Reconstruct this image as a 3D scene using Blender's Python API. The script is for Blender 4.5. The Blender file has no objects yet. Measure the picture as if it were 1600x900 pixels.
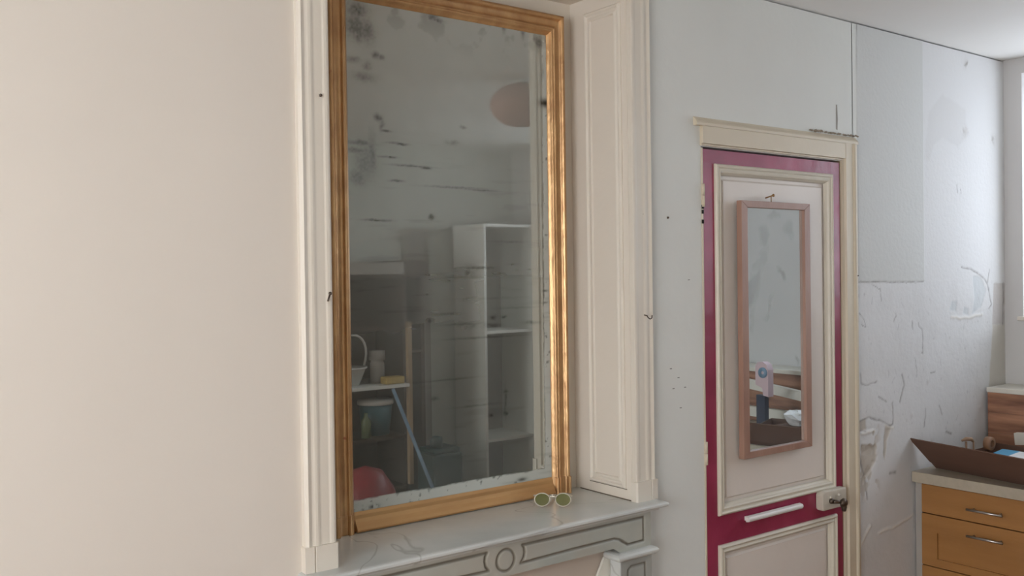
import bpy, bmesh, math, random
import numpy as np
from mathutils import Vector, Matrix
random.seed(4); rng = np.random.default_rng(7)
SC = bpy.context.scene; COL = SC.collection
PI = math.pi

# ------------------------------------------------------------------ camera
cam = bpy.data.cameras.new('camera'); co = bpy.data.objects.new('camera', cam); COL.objects.link(co)
cam.sensor_width = 36.0; cam.lens = 33.07; cam.clip_start = 0.05
F = Vector((0.60046781, 0.79955778, -0.01207321)); R = Vector((0.79943374, -0.60058804, -0.0141318)); U = Vector((0.01855021, 0.00116604, 0.99982725))
co.matrix_world = Matrix(((R.x, U.x, -F.x, 0.0), (R.y, U.y, -F.y, -1.95), (R.z, U.z, -F.z, 1.70), (0, 0, 0, 1)))
SC.camera = co
# ------------------------------------------------------------------ sky, light, exposure
w = bpy.data.worlds.new('sky'); SC.world = w; w.use_nodes = True
wn = w.node_tree; bg = wn.nodes['Background']
bg.inputs[0].default_value = (0.80, 0.88, 1.0, 1); bg.inputs[1].default_value = 8.0
SC.view_settings.view_transform = 'Standard'; SC.view_settings.look = 'None'
SC.view_settings.exposure = -0.42; SC.view_settings.gamma = 1.0
def area(name, loc, rot, sx, sy, col, power, portal=False):
    l = bpy.data.lights.new(name, 'AREA'); l.shape = 'RECTANGLE'; l.size = sx; l.size_y = sy
    l.color = col; l.energy = power
    if portal: l.cycles.is_portal = True
    o = bpy.data.objects.new(name, l); COL.objects.link(o); o.location = loc; o.rotation_euler = rot
    return o
area('window_portal', (4.36, -0.56, 2.015), (0, PI/2, 0), 1.03, 0.96, (1, 1, 1), 1, True)
area('window_portal', (4.36, -1.95, 2.015), (0, PI/2, 0), 1.03, 0.90, (1, 1, 1), 1, True)
# added warm fill lamp, set at the unseen opening in the left wall
area('left_warm_fill', (-1.52, -1.75, 1.60), (0, -PI/2, 0), 1.7, 1.7, (1.0, 0.945, 0.875), 53)

# ------------------------------------------------------------------ materials
def nd(nt, t, **k):
    n = nt.nodes.new(t)
    for a, b in k.items(): setattr(n, a, b)
    return n
def mat(name, col, rough=0.6, metal=0.0, var=0.06, scale=6.0, col2=None, bump=0.0, bscale=60.0, stretch=(1,1,1), spec=0.5, detail=4, alpha=None, coat=0.0):
    m = bpy.data.materials.new(name); m.use_nodes = True; nt = m.node_tree
    b = nt.nodes['Principled BSDF']
    tc = nd(nt, 'ShaderNodeTexCoord'); mp = nd(nt, 'ShaderNodeMapping'); mp.inputs['Scale'].default_value = stretch
    nt.links.new(tc.outputs['Object'], mp.inputs[0])
    nz = nd(nt, 'ShaderNodeTexNoise'); nz.inputs['Scale'].default_value = scale; nz.inputs['Detail'].default_value = detail
    nt.links.new(mp.outputs[0], nz.inputs['Vector'])
    mx = nd(nt, 'ShaderNodeMix', data_type='RGBA')
    rp = nd(nt, 'ShaderNodeMapRange'); rp.inputs[1].default_value = 0.3; rp.inputs[2].default_value = 0.7
    nt.links.new(nz.outputs[0], rp.inputs[0]); nt.links.new(rp.outputs[0], mx.inputs[0])
    c2 = col2 if col2 else tuple(c*(1-var*2) for c in col)
    mx.inputs[6].default_value = (*col, 1); mx.inputs[7].default_value = (*c2, 1)
    nt.links.new(mx.outputs[2], b.inputs['Base Color'])
    b.inputs['Roughness'].default_value = rough; b.inputs['Metallic'].default_value = metal
    b.inputs['Specular IOR Level'].default_value = spec; b.inputs['Coat Weight'].default_value = coat
    if bump > 0:
        n2 = nd(nt, 'ShaderNodeTexNoise'); n2.inputs['Scale'].default_value = bscale; n2.inputs['Detail'].default_value = 5
        nt.links.new(mp.outputs[0], n2.inputs['Vector'])
        bp = nd(nt, 'ShaderNodeBump'); bp.inputs['Strength'].default_value = bump; bp.inputs['Distance'].default_value = 0.01
        nt.links.new(n2.outputs[0], bp.inputs['Height']); nt.links.new(bp.outputs[0], b.inputs['Normal'])
    if alpha is not None: b.inputs['Alpha'].default_value = alpha
    return m
def attr_mat(name, rough=0.7, bump=0.15, bscale=40, metal=0.0, spec=0.5):
    m = bpy.data.materials.new(name); m.use_nodes = True; nt = m.node_tree; b = nt.nodes['Principled BSDF']
    a = nd(nt, 'ShaderNodeAttribute', attribute_name='tone'); nt.links.new(a.outputs['Color'], b.inputs['Base Color'])
    b.inputs['Roughness'].default_value = rough; b.inputs['Specular IOR Level'].default_value = spec
    tc = nd(nt, 'ShaderNodeTexCoord'); n2 = nd(nt, 'ShaderNodeTexNoise'); n2.inputs['Scale'].default_value = bscale; n2.inputs['Detail'].default_value = 5
    nt.links.new(tc.outputs['Object'], n2.inputs['Vector'])
    bp = nd(nt, 'ShaderNodeBump'); bp.inputs['Strength'].default_value = bump; bp.inputs['Distance'].default_value = 0.01
    nt.links.new(n2.outputs[0], bp.inputs['Height']); nt.links.new(bp.outputs[0], b.inputs['Normal'])
    return m
def srgb(r, g, b):
    f = lambda c: (c/255/12.92) if c/255 <= .04045 else ((c/255+.055)/1.055)**2.4
    return (f(r), f(g), f(b))
M = {}
M['cream'] = mat('cream wall paint', srgb(220, 212, 202), 0.65, var=.015, scale=2.5, bump=.05, bscale=25)
M['cool'] = mat('off white wall paint', srgb(219, 220, 215), 0.7, var=.02, scale=3, bump=.12, bscale=30)
M['trim'] = mat('cream trim paint', srgb(221, 213, 200), 0.45, var=.02, scale=5, bump=.06, bscale=40)
M['nichepaint'] = mat('warm cream panel paint', srgb(222, 213, 200), 0.5, var=.02, scale=4, bump=.06, bscale=40)
M['ceiling'] = mat('ceiling paint', srgb(226, 224, 220), 0.8, var=.02, scale=2)
M['floor'] = mat('oak floor', srgb(150, 110, 72), 0.4, var=.12, scale=3, stretch=(1, 12, 1))
M['jamb'] = mat('door casing paint', srgb(212, 200, 178), 0.5, var=.03, scale=5, bump=.08, bscale=40)
M['doorcream'] = mat('door panel cream paint', srgb(224, 215, 206), 0.45, var=.025, scale=3, bump=.08, bscale=30)
M['doormould'] = mat('door moulding paint', srgb(213, 206, 190), 0.4, var=.03, scale=8, bump=.08, bscale=40)
M['magenta'] = mat('magenta door paint', srgb(160, 56, 88), 0.30, scale=7, col2=srgb(132, 36, 66), bump=.25, bscale=14, detail=6)
M['dark'] = mat('dark gap', (0.02, 0.016, 0.012), 0.9)
M['ltwood'] = mat('warm beech', srgb(168, 120, 68), 0.4, scale=2.2, col2=srgb(152, 106, 58), stretch=(1, 1, 7), bump=.05, bscale=20)
M['worktop'] = mat('worktop laminate', srgb(180, 170, 152), 0.35, var=.05, scale=60)
M['redwood'] = mat('reddish pine board', srgb(184, 134, 104), 0.5, scale=2.2, col2=srgb(112, 74, 56), stretch=(1, 1.6, 12), bump=.1, bscale=8, detail=6)
M['board'] = mat('white board', srgb(215, 210, 198), 0.5, var=.03)
M['card'] = mat('brown cardboard', srgb(104, 76, 62), 0.8, var=.05, scale=5, stretch=(1, 1, 6))
M['chrome'] = mat('brushed steel', srgb(190, 188, 185), 0.3, metal=1.0)
M['iron'] = mat('dark iron', srgb(96, 84, 74), 0.45, metal=.7)
M['lockpaint'] = mat('painted lock case', srgb(205, 198, 184), 0.4, var=.05, scale=30, bump=.1, bscale=60)
M['whiteplastic'] = mat('white plastic', srgb(222, 220, 216), 0.35, var=.01)
M['pinkwood'] = mat('pinkish wood frame', srgb(166, 132, 116), 0.45, scale=4, col2=srgb(150, 114, 98), stretch=(4, 1, 1), bump=.1, bscale=30)
M['bole'] = mat('exposed red bole', srgb(140, 70, 40), 0.6, var=.15, scale=40)
M['teal'] = mat('teal plastic', srgb(66, 112, 124), 0.4)
M['blue'] = mat('light blue print', srgb(90, 170, 210), 0.4)
M['yellow'] = mat('yellow sponge', srgb(190, 160, 84), 0.8, var=.1, scale=40)
M['brownwood'] = mat('dark brown shelving', srgb(74, 60, 50), 0.6, var=.1, scale=4, stretch=(1, 1, 6))
M['midwood'] = mat('pale timber', srgb(176, 150, 118), 0.6, var=.1, scale=4, stretch=(6, 6, 1))
M['unitwhite'] = mat('white melamine', srgb(225, 225, 220), 0.5, var=.01)
M['unitback'] = mat('grey back board', srgb(158, 153, 146), 0.6, var=.05, scale=3)
M['greybox'] = mat('dark green plastic', srgb(38, 66, 66), 0.4, var=.1)
M['red'] = mat('red plastic', srgb(146, 38, 46), 0.35, var=.1, scale=4)
M['bluegrey'] = mat('blue grey pole', srgb(120, 150, 175), 0.35)
M['salmon'] = mat('salmon paper', srgb(176, 134, 120), 0.9, var=.04, scale=8)
M['navy'] = mat('navy plastic', srgb(40, 48, 70), 0.4)
M['pink'] = mat('pale pink card', srgb(206, 180, 184), 0.6, var=.02)
M['paper'] = mat('white paper', srgb(232, 232, 232), 0.8)
M['brass'] = mat('old brass', srgb(160, 120, 70), 0.4, metal=.8)
# aged gold leaf, with red bole showing through where it is rubbed off
def gold():
    m = mat('aged gold leaf', srgb(208, 168, 120), 0.33, metal=.55, scale=16, col2=srgb(182, 140, 98), stretch=(1.5, 1.5, 1), bump=.2, bscale=30, detail=6)
    nt = m.node_tree; b = nt.nodes['Principled BSDF']
    tc = nd(nt, 'ShaderNodeTexCoord'); sx = nd(nt, 'ShaderNodeSeparateXYZ'); nt.links.new(tc.outputs['Object'], sx.inputs[0])
    def rng_(sock, a, b_, c, d):
        r1 = nd(nt, 'ShaderNodeMapRange', interpolation_type='SMOOTHSTEP'); r1.inputs[1].default_value = a; r1.inputs[2].default_value = b_
        r2 = nd(nt, 'ShaderNodeMapRange', interpolation_type='SMOOTHSTEP'); r2.inputs[1].default_value = c; r2.inputs[2].default_value = d; r2.inputs[3].default_value = 1; r2.inputs[4].default_value = 0
        mu = nd(nt, 'ShaderNodeMath', operation='MULTIPLY'); nt.links.new(sock, r1.inputs[0]); nt.links.new(sock, r2.inputs[0])
        nt.links.new(r1.outputs[0], mu.inputs[0]); nt.links.new(r2.outputs[0], mu.inputs[1]); return mu.outputs[0]
    zx = rng_(sx.outputs[0], 1.775, 1.79, 1.9, 2.0); zz = rng_(sx.outputs[2], 1.30, 1.42, 1.58, 1.68)
    nz = nd(nt, 'ShaderNodeTexNoise'); nz.inputs['Scale'].default_value = 30; nt.links.new(tc.outputs['Object'], nz.inputs['Vector'])
    a = nd(nt, 'ShaderNodeMath', operation='MULTIPLY'); nt.links.new(zx, a.inputs[0]); nt.links.new(zz, a.inputs[1])
    a2 = nd(nt, 'ShaderNodeMath', operation='MULTIPLY_ADD'); nt.links.new(a.outputs[0], a2.inputs[0]); a2.inputs[1].default_value = .36; nt.links.new(nz.outputs[0], a2.inputs[2])
    r = nd(nt, 'ShaderNodeMapRange'); r.inputs[1].default_value = .76; r.inputs[2].default_value = .82; nt.links.new(a2.outputs[0], r.inputs[0])
    mx = nd(nt, 'ShaderNodeMix', data_type='RGBA'); old = b.inputs['Base Color'].links[0].from_socket
    nt.links.new(r.outputs[0], mx.inputs[0]); nt.links.new(old, mx.inputs[6]); mx.inputs[7].default_value = (*srgb(150, 72, 44), 1)
    nt.links.new(mx.outputs[2], b.inputs['Base Color'])
    mt = nd(nt, 'ShaderNodeMath', operation='MULTIPLY_ADD'); mt.inputs[1].default_value = -.5; mt.inputs[2].default_value = .60
    nt.links.new(r.outputs[0], mt.inputs[0]); nt.links.new(mt.outputs[0], b.inputs['Metallic'])
    return m
M['gold'] = gold()
def marble():
    m = mat('grey veined marble', srgb(212, 214, 210), 0.22, scale=3.5, col2=srgb(188, 192, 190), bump=.03, bscale=20, detail=8)
    nt = m.node_tree; b = nt.nodes['Principled BSDF']
    tc = nd(nt, 'ShaderNodeTexCoord'); nz = nd(nt, 'ShaderNodeTexNoise'); nz.inputs['Scale'].default_value = 2.3; nz.inputs['Detail'].default_value = 3; nz.inputs['Distortion'].default_value = .8
    nt.links.new(tc.outputs['Object'], nz.inputs['Vector'])
    s = nd(nt, 'ShaderNodeMath', operation='SUBTRACT'); s.inputs[1].default_value = .5; nt.links.new(nz.outputs[0], s.inputs[0])
    ab = nd(nt, 'ShaderNodeMath', operation='ABSOLUTE'); nt.links.new(s.outputs[0], ab.inputs[0])
    r = nd(nt, 'ShaderNodeMapRange'); r.inputs[1].default_value = 0; r.inputs[2].default_value = .006; r.inputs[3].default_value = .45; r.inputs[4].default_value = 0
    nt.links.new(ab.outputs[0], r.inputs[0])
    mx = nd(nt, 'ShaderNodeMix', data_type='RGBA'); old = b.inputs['Base Color'].links[0].from_socket
    nt.links.new(r.outputs[0], mx.inputs[0]); nt.links.new(old, mx.inputs[6]); mx.inputs[7].default_value = (*srgb(140, 136, 130), 1)
    nt.links.new(mx.outputs[2], b.inputs['Base Color'])
    return m
M['marble'] = marble()
def glass():
    m = bpy.data.materials.new('window glass'); m.use_nodes = True; nt = m.node_tree; nt.nodes.clear()
    o = nd(nt, 'ShaderNodeOutputMaterial'); t = nd(nt, 'ShaderNodeBsdfTransparent'); g = nd(nt, 'ShaderNodeBsdfGlossy'); g.inputs['Roughness'].default_value = .02
    mx = nd(nt, 'ShaderNodeMixShader'); mx.inputs[0].default_value = .05
    nt.links.new(t.outputs[0], mx.inputs[1]); nt.links.new(g.outputs[0], mx.inputs[2]); nt.links.new(mx.outputs[0], o.inputs[0]); return m
M['glass'] = glass()
def silver(name, tint, diff):
    # old mirror: tinted silvering; R of 'wear' = dark foxing, G = silver lost, plus painted haze
    m = bpy.data.materials.new(name); m.use_nodes = True; nt = m.node_tree; nt.nodes.clear()
    o = nd(nt, 'ShaderNodeOutputMaterial'); g = nd(nt, 'ShaderNodeBsdfGlossy'); g.inputs['Roughness'].default_value = .012
    d = nd(nt, 'ShaderNodeBsdfDiffuse'); a = nd(nt, 'ShaderNodeAttribute', attribute_name='tone')
    sp = nd(nt, 'ShaderNodeSeparateColor'); nt.links.new(a.outputs['Color'], sp.inputs[0])
    mc = nd(nt, 'ShaderNodeMix', data_type='RGBA'); mc.inputs[6].default_value = (*tint, 1); mc.inputs[7].default_value = (.06, .06, .05, 1)
    nt.links.new(sp.outputs[0], mc.inputs[0]); nt.links.new(mc.outputs[2], g.inputs[0])
    md = nd(nt, 'ShaderNodeMix', data_type='RGBA'); md.inputs[6].default_value = (*diff, 1); md.inputs[7].default_value = (.04, .04, .035, 1)
    nt.links.new(sp.outputs[0], md.inputs[0]); nt.links.new(md.outputs[2], d.inputs[0])
    mx = nd(nt, 'ShaderNodeMixShader'); nt.links.new(sp.outputs[1], mx.inputs[0]); nt.links.new(g.outputs[0], mx.inputs[1]); nt.links.new(d.outputs[0], mx.inputs[2])
    nt.links.new(mx.outputs[0], o.inputs[0]); return m
M['oldmirror'] = silver('aged mirror silvering', (.48, .49, .46), (.50, .52, .485))
M['newmirror'] = silver('smeared mirror silvering', (.84, .92, .95), (.36, .40, .41))
def lens():
    m = bpy.data.materials.new('green lens'); m.use_nodes = True; b = m.node_tree.nodes['Principled BSDF']
    b.inputs['Base Color'].default_value = (.12, .13, .035, 1); b.inputs['Roughness'].default_value = .12; b.inputs['Alpha'].default_value = .85; return m
M['lens'] = lens()

# ------------------------------------------------------------------ mesh helpers
class MB:
    def __init__(s): s.v = []; s.f = []; s.sm = []
    def add(s, vs, fs, smooth=False):
        n = len(s.v); s.v += [tuple(v) for v in vs]; s.f += [tuple(i+n for i in f) for f in fs]; s.sm += [smooth]*len(fs); return s
    def box(s, x0, x1, y0, y1, z0, z1):
        vs = [(x, y, z) for x in (x0, x1) for y in (y0, y1) for z in (z0, z1)]
        return s.add(vs, [(0, 1, 3, 2), (4, 6, 7, 5), (0, 4, 5, 1), (2, 3, 7, 6), (0, 2, 6, 4), (1, 5, 7, 3)])
    def hexa(s, b, t):   # bottom ring of 4, top ring of 4
        return s.add(list(b)+list(t), [(3, 2, 1, 0), (4, 5, 6, 7)]+[(i, (i+1) % 4, 4+(i+1) % 4, 4+i) for i in range(4)])
    def tube(s, pts, r, n=10, cap=True):
        pts = [Vector(p) for p in pts]; rs = r if isinstance(r, (list, tuple)) else [r]*len(pts)
        vs = []; up = None
        for i, p in enumerate(pts):
            t = (pts[min(i+1, len(pts)-1)]-pts[max(i-1, 0)]).normalized()
            if up is None: up = t.orthogonal().normalized()
            up = (up-t*up.dot(t)).normalized(); s2 = t.cross(up)
            for k in range(n):
                a = 2*PI*k/n; vs.append(p+(up*math.cos(a)+s2*math.sin(a))*rs[i])
        fs = [(i*n+k, i*n+(k+1) % n, (i+1)*n+(k+1) % n, (i+1)*n+k) for i in range(len(pts)-1) for k in range(n)]
        if cap: fs += [tuple(range(n))[::-1], tuple(range((len(pts)-1)*n, len(pts)*n))]
        return s.add(vs, fs, True)
    def lathe(s, prof, c, n=24, axis='z'):
        vs = []; m = len(prof)
        for k in range(n):
            a = 2*PI*k/n
            for r, h in prof:
                q = (r*math.cos(a), r*math.sin(a), h)
                if axis == 'y': q = (q[0], h, q[1])
                vs.append((c[0]+q[0], c[1]+q[1], c[2]+q[2]))
        fs = [(k*m+j, ((k+1) % n)*m+j, ((k+1) % n)*m+j+1, k*m+j+1) for k in range(n) for j in range(m-1)]
        return s.add(vs, fs, True)
    def prism_y(s, poly, y0, y1):    # polygon in x,z extruded along y
        n = len(poly); vs = [(x, y0, z) for x, z in poly]+[(x, y1, z) for x, z in poly]
        return s.add(vs, [tuple(range(n)), tuple(range(2*n-1, n-1, -1))]+[(i, i+n, (i+1) % n+n, (i+1) % n) for i in range(n)])
    def prof_z(s, poly, z0, z1):     # polygon in x,y extruded along z
        n = len(poly); vs = [(x, y, z0) for x, y in poly]+[(x, y, z1) for x, y in poly]
        return s.add(vs, [tuple(range(n))[::-1], tuple(range(n, 2*n))]+[(i, (i+1) % n, (i+1) % n+n, i+n) for i in range(n)])
    def prof_x(s, poly, x0, x1):     # polygon in y,z extruded along x
        n = len(poly); vs = [(x0, y, z) for y, z in poly]+[(x1, y, z) for y, z in poly]
        return s.add(vs, [tuple(range(n))[::-1], tuple(range(n, 2*n))]+[(i, (i+1) % n, (i+1) % n+n, i+n) for i in range(n)])
    def frame(s, x0, x1, z0, z1, prof, y0, plane='y', sgn=-1):
        """mitred moulding round a rectangle; prof = (inset from outer edge, height off the plane)."""
        m = len(prof); vs = []
        for cx, cz, sx, sz in ((x0, z0, 1, 1), (x1, z0, -1, 1), (x1, z1, -1, -1), (x0, z1, 1, -1)):
            for u, h in prof:
                a, b, c = cx+sx*u, cz+sz*u, y0+sgn*h
                vs.append((a, c, b) if plane == 'y' else (c, a, b))
        fs = [(k*m+j, ((k+1) % 4)*m+j, ((k+1) % 4)*m+j+1, k*m+j+1) for k in range(4) for j in range(m-1)]
        return s.add(vs, fs)
    def build(s, name, m, parent=None, bevel=0, loc=None):
        me = bpy.data.meshes.new(name); me.from_pydata(s.v, [], s.f); me.materials.append(m)
        bm = bmesh.new(); bm.from_mesh(me); bmesh.ops.recalc_face_normals(bm, faces=bm.faces); bm.to_mesh(me); bm.free()
        me.polygons.foreach_set('use_smooth', s.sm); me.update()
        o = bpy.data.objects.new(name, me); COL.objects.link(o)
        if parent:
            o.parent = parent; q = parent; off = Vector((0, 0, 0))
            while q: off += q.location; q = q.parent
            me.transform(Matrix.Translation(-off))
        if bevel:
            b = o.modifiers.new('bevel', 'BEVEL'); b.width = bevel; b.segments = 2; b.limit_method = 'ANGLE'
        return o
def tag(o, label=None, cat=None, group=None, kind=None):
    if label: o['label'] = label
    if cat: o['category'] = cat
    if group: o['group'] = group
    if kind: o['kind'] = kind
    return o
def empty(name, loc, label=None, cat=None, group=None, kind=None):
    o = bpy.data.objects.new(name, None); COL.objects.link(o); o.location = loc; o.empty_display_size = .1
    return tag(o, label, cat, group, kind)
def struct(o, label=None): o['kind'] = 'structure'; tag(o, label); return o
def grid_obj(name, xs, zs, pos, tone, m, parent=None):
    """dense sheet: pos(X,Z)->(x,y,z) arrays, tone -> (...,3) colour array"""
    X, Z = np.meshgrid(xs, zs); P = np.stack(pos(X, Z), -1).reshape(-1, 3)
    nx, nz = len(xs), len(zs); i = np.arange(nx*nz).reshape(nz, nx)
    q = np.stack([i[:-1, :-1], i[:-1, 1:], i[1:, 1:], i[1:, :-1]], -1).reshape(-1, 4)
    me = bpy.data.meshes.new(name); me.vertices.add(len(P)); me.vertices.foreach_set('co', P.ravel())
    me.loops.add(q.size); me.loops.foreach_set('vertex_index', q.ravel().astype(np.int32))
    me.polygons.add(len(q)); me.polygons.foreach_set('loop_start', np.arange(0, q.size, 4, dtype=np.int32))
    me.polygons.foreach_set('use_smooth', np.ones(len(q), bool)); me.update(calc_edges=True)
    a = me.color_attributes.new('tone', 'FLOAT_COLOR', 'POINT')
    T = np.concatenate([tone(X, Z).reshape(-1, 3), np.ones((len(P), 1))], 1).astype(np.float32); a.data.foreach_set('color', T.ravel())
    me.materials.append(m); o = bpy.data.objects.new(name, me); COL.objects.link(o)
    if parent:
        o.parent = parent; q = parent; off = Vector((0, 0, 0))
        while q: off += q.location; q = q.parent
        me.transform(Matrix.Translation(-off))
    return o
def vnoise(X, Z, s, seed=0):
    r = np.random.default_rng(seed); T = r.random((257, 257)); x = X*s+37.3; z = Z*s+11.7
    xi = np.floor(x).astype(int); zi = np.floor(z).astype(int); fx = x-xi; fz = z-zi; fx = fx*fx*(3-2*fx); fz = fz*fz*(3-2*fz)
    g = lambda a, b: T[a % 257, b % 257]
    return (g(xi, zi)*(1-fx)+g(xi+1, zi)*fx)*(1-fz)+(g(xi, zi+1)*(1-fx)+g(xi+1, zi+1)*fx)*fz
def fbm(X, Z, s, seed=0, o=4): return sum(vnoise(X, Z, s*2**k, seed+k)*.5**(k+1) for k in range(o))/(1-.5**o)
def seg_dist(X, Z, pts):
    D = np.full(X.shape, 9.0)
    for (a, b), (c, d) in zip(pts[:-1], pts[1:]):
        dx, dz = c-a, d-b; t = np.clip(((X-a)*dx+(Z-b)*dz)/(dx*dx+dz*dz+1e-12), 0, 1)
        D = np.minimum(D, np.hypot(X-a-t*dx, Z-b-t*dz))
    return D
def inside(X, Z, poly):
    I = np.zeros(X.shape, bool); n = len(poly)
    for i in range(n):
        (a, b), (c, d) = poly[i], poly[(i+1) % n]
        if b == d: continue
        I ^= ((b > Z) != (d > Z)) & (X < (c-a)*(Z-b)/(d-b)+a)
    return I
def sd_poly(X, Z, poly):   # >0 inside
    D = seg_dist(X, Z, poly+[poly[0]]); return np.where(inside(X, Z, poly), D, -D)
def sst(x, a, b): t = np.clip((x-a)/(b-a), 0, 1); return t*t*(3-2*t)
def mixc(c, col, k): return c*(1-k[..., None])+np.array(col)*k[..., None]

# ================================================================== THE ROOM
XR, YF, XL, ZC = 4.10, -3.05, -1.6, 2.59
# back wall: cream chimney section, cool white beyond the right pilaster
wl = MB(); wl.box(XL, .945, 0, .12, 0, 2.585); wl.box(.945, 1.897, 0, .12, 2.534, 2.585); wl.box(.955, 1.885, .055, .12, 0, 1.0)
struct(wl.build('wall_back', M['cream']), 'smooth cream painted chimney wall left of the mirror')
w2 = MB(); w2.box(1.897, 2.192, 0, .12, 0, 2.585); w2.box(2.192, 2.93, 0, .12, 2.09, 2.585); w2.box(2.93, 2.992, 0, .12, 0, 2.585)
w2.box(2.985, XR+.3, .03, .12, 0, 2.585)
struct(w2.build('wall_back', M['cool']), 'off white wall between the mirror surround and the door')
bk = MB(); bk.box(XL, XR+.3, .02, .3, 2.56, 2.7); bk.box(2.1, 3.05, .10, .13, 0, 2.2)
struct(bk.build('wall_back', M['dark']), 'dark backing behind the ceiling crack and door gaps')

# worn plaster right of the door: real relief and flaked paint
CR = [([(3.02, 2.585), (3.013, 2.396), (3.010, 2.202)], .0018, .0012), ([(3.016, 1.662), (3.175, 1.662), (3.26, 1.656), (3.452, 1.658)], .0022, .0018),
 ([(3.016, 1.649), (3.019, 1.573), (3.014, 1.516)], .002, .0015), ([(3.019, 1.554), (3.046, 1.53), (3.058, 1.502), (3.034, 1.508)], .002, .0015),
 ([(3.413, 1.504), (3.417, 1.487), (3.44, 1.471), (3.443, 1.382), (3.434, 1.385)], .003, .002), ([(3.368, 1.508), (3.372, 1.481)], .003, .002),
 ([(3.258, 1.534), (3.245, 1.511)], .003, .002), ([(3.743, 1.711), (3.809, 1.706), (3.897, 1.676), (3.935, 1.657), (3.956, 1.622), (3.966, 1.581), (3.982, 1.554), (3.96, 1.538)], .004, .003),
 ([(3.966, 1.70), (3.95, 1.65)], .003, .002), ([(3.708, 2.041), (3.712, 2.013)], .003, .002), ([(3.738, 2.027), (3.742, 2.009)], .002, .001),
 ([(3.027, 1.336), (3.03, 1.296), (3.078, 1.29), (3.128, 1.295)], .003, .002), ([(3.294, 1.309), (3.309, 1.27), (3.293, 1.244), (3.283, 1.211)], .005, .003),
 ([(3.232, 1.208), (3.228, 1.127), (3.213, 1.127), (3.171, 1.145), (3.072, 1.171), (3.012, 1.162)], .004, .003), ([(3.011, 1.13), (3.051, 1.125)], .004, .002),
 ([(3.21, .951), (3.249, .95)], .006, .003), ([(3.135, 1.241), (3.189, 1.222)], .003, .001), ([(3.458, 1.163), (3.448, 1.094)], .003, .002),
 ([(3.502, 1.301), (3.53, 1.301)], .003, .001), ([(3.003, 1.069), (3.049, .959), (3.063, .875)], .004, .003), ([(3.562, 1.168), (3.58, 1.131)], .003, .001),
 ([(3.608, 1.057), (3.647, 1.047)], .005, .002), ([(4.083, 1.644), (4.085, 1.466)], .005, .002), ([(3.388, 1.366), (3.4, 1.291)], .002, .001),
 ([(3.101, 1.652), (3.158, 1.634), (3.162, 1.592)], .002, .001), ([(3.012, 2.19), (2.995, 2.2)], .002, .001)]
RIDGE = [[(3.139, .741), (3.254, .747), (3.356, .772)], [(3.025, .722), (3.045, .751), (3.078, .775)], [(3.66, 1.51), (3.80, 1.508), (3.90, 1.515)], [(3.03, 1.115), (3.06, 1.12), (3.11, 1.118)], [(3.18, 1.13), (3.23, 1.115)]]
PGREY = [[(3.829, 1.679), (3.897, 1.671), (3.934, 1.617), (3.895, 1.546), (3.811, 1.514), (3.838, 1.582)], [(3.661, 1.574), (3.70, 1.578), (3.695, 1.534), (3.645, 1.541)], [(3.75, 1.55), (3.791, 1.546), (3.79, 1.518), (3.745, 1.525)]]
PBEIGE = [[(3.179, 1.133), (3.226, 1.125), (3.204, 1.09), (3.19, 1.071), (3.177, 1.0), (3.165, 1.03)], [(3.023, 1.076), (3.124, 1.063), (3.115, 1.004), (3.081, .971), (3.03, .93), (3.021, 1.006)], [(3.008, 1.16), (3.052, 1.167), (3.06, 1.131), (3.015, 1.127)]]
PTAN = [[(3.999, 1.645), (4.10, 1.645), (4.10, 1.466), (3.991, 1.47)]]
PTAN2 = [[(3.991, 1.47), (4.10, 1.466), (4.10, 1.185), (3.954, 1.195)]]
SMOOTH = [(3.46, 2.128), (3.50, 2.32), (3.60, 2.40), (3.78, 2.36), (3.80, 2.25), (3.72, 2.19), (3.6, 2.22), (3.54, 2.19), (3.50, 2.12)]
BLOB = [(3.78, 2.262, .02), (3.785, 2.54, .018), (4.01, 2.25, .022), (3.50, 1.03, .012), (3.36, 1.15, .008), (3.48, 1.27, .008), (3.82, .97, .014), (3.87, 1.13, .014)]
specks = [(rng.uniform(3.0, 3.95), rng.uniform(.95, 1.62), rng.uniform(.0015, .004), rng.uniform(.3, 1)) for _ in range(90)]
scr = [(rng.uniform(3.02, 3.9), rng.uniform(1.0, 1.6), rng.uniform(-.02, .02), rng.uniform(.004, .03)) for _ in range(14)]
_c = {}
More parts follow.
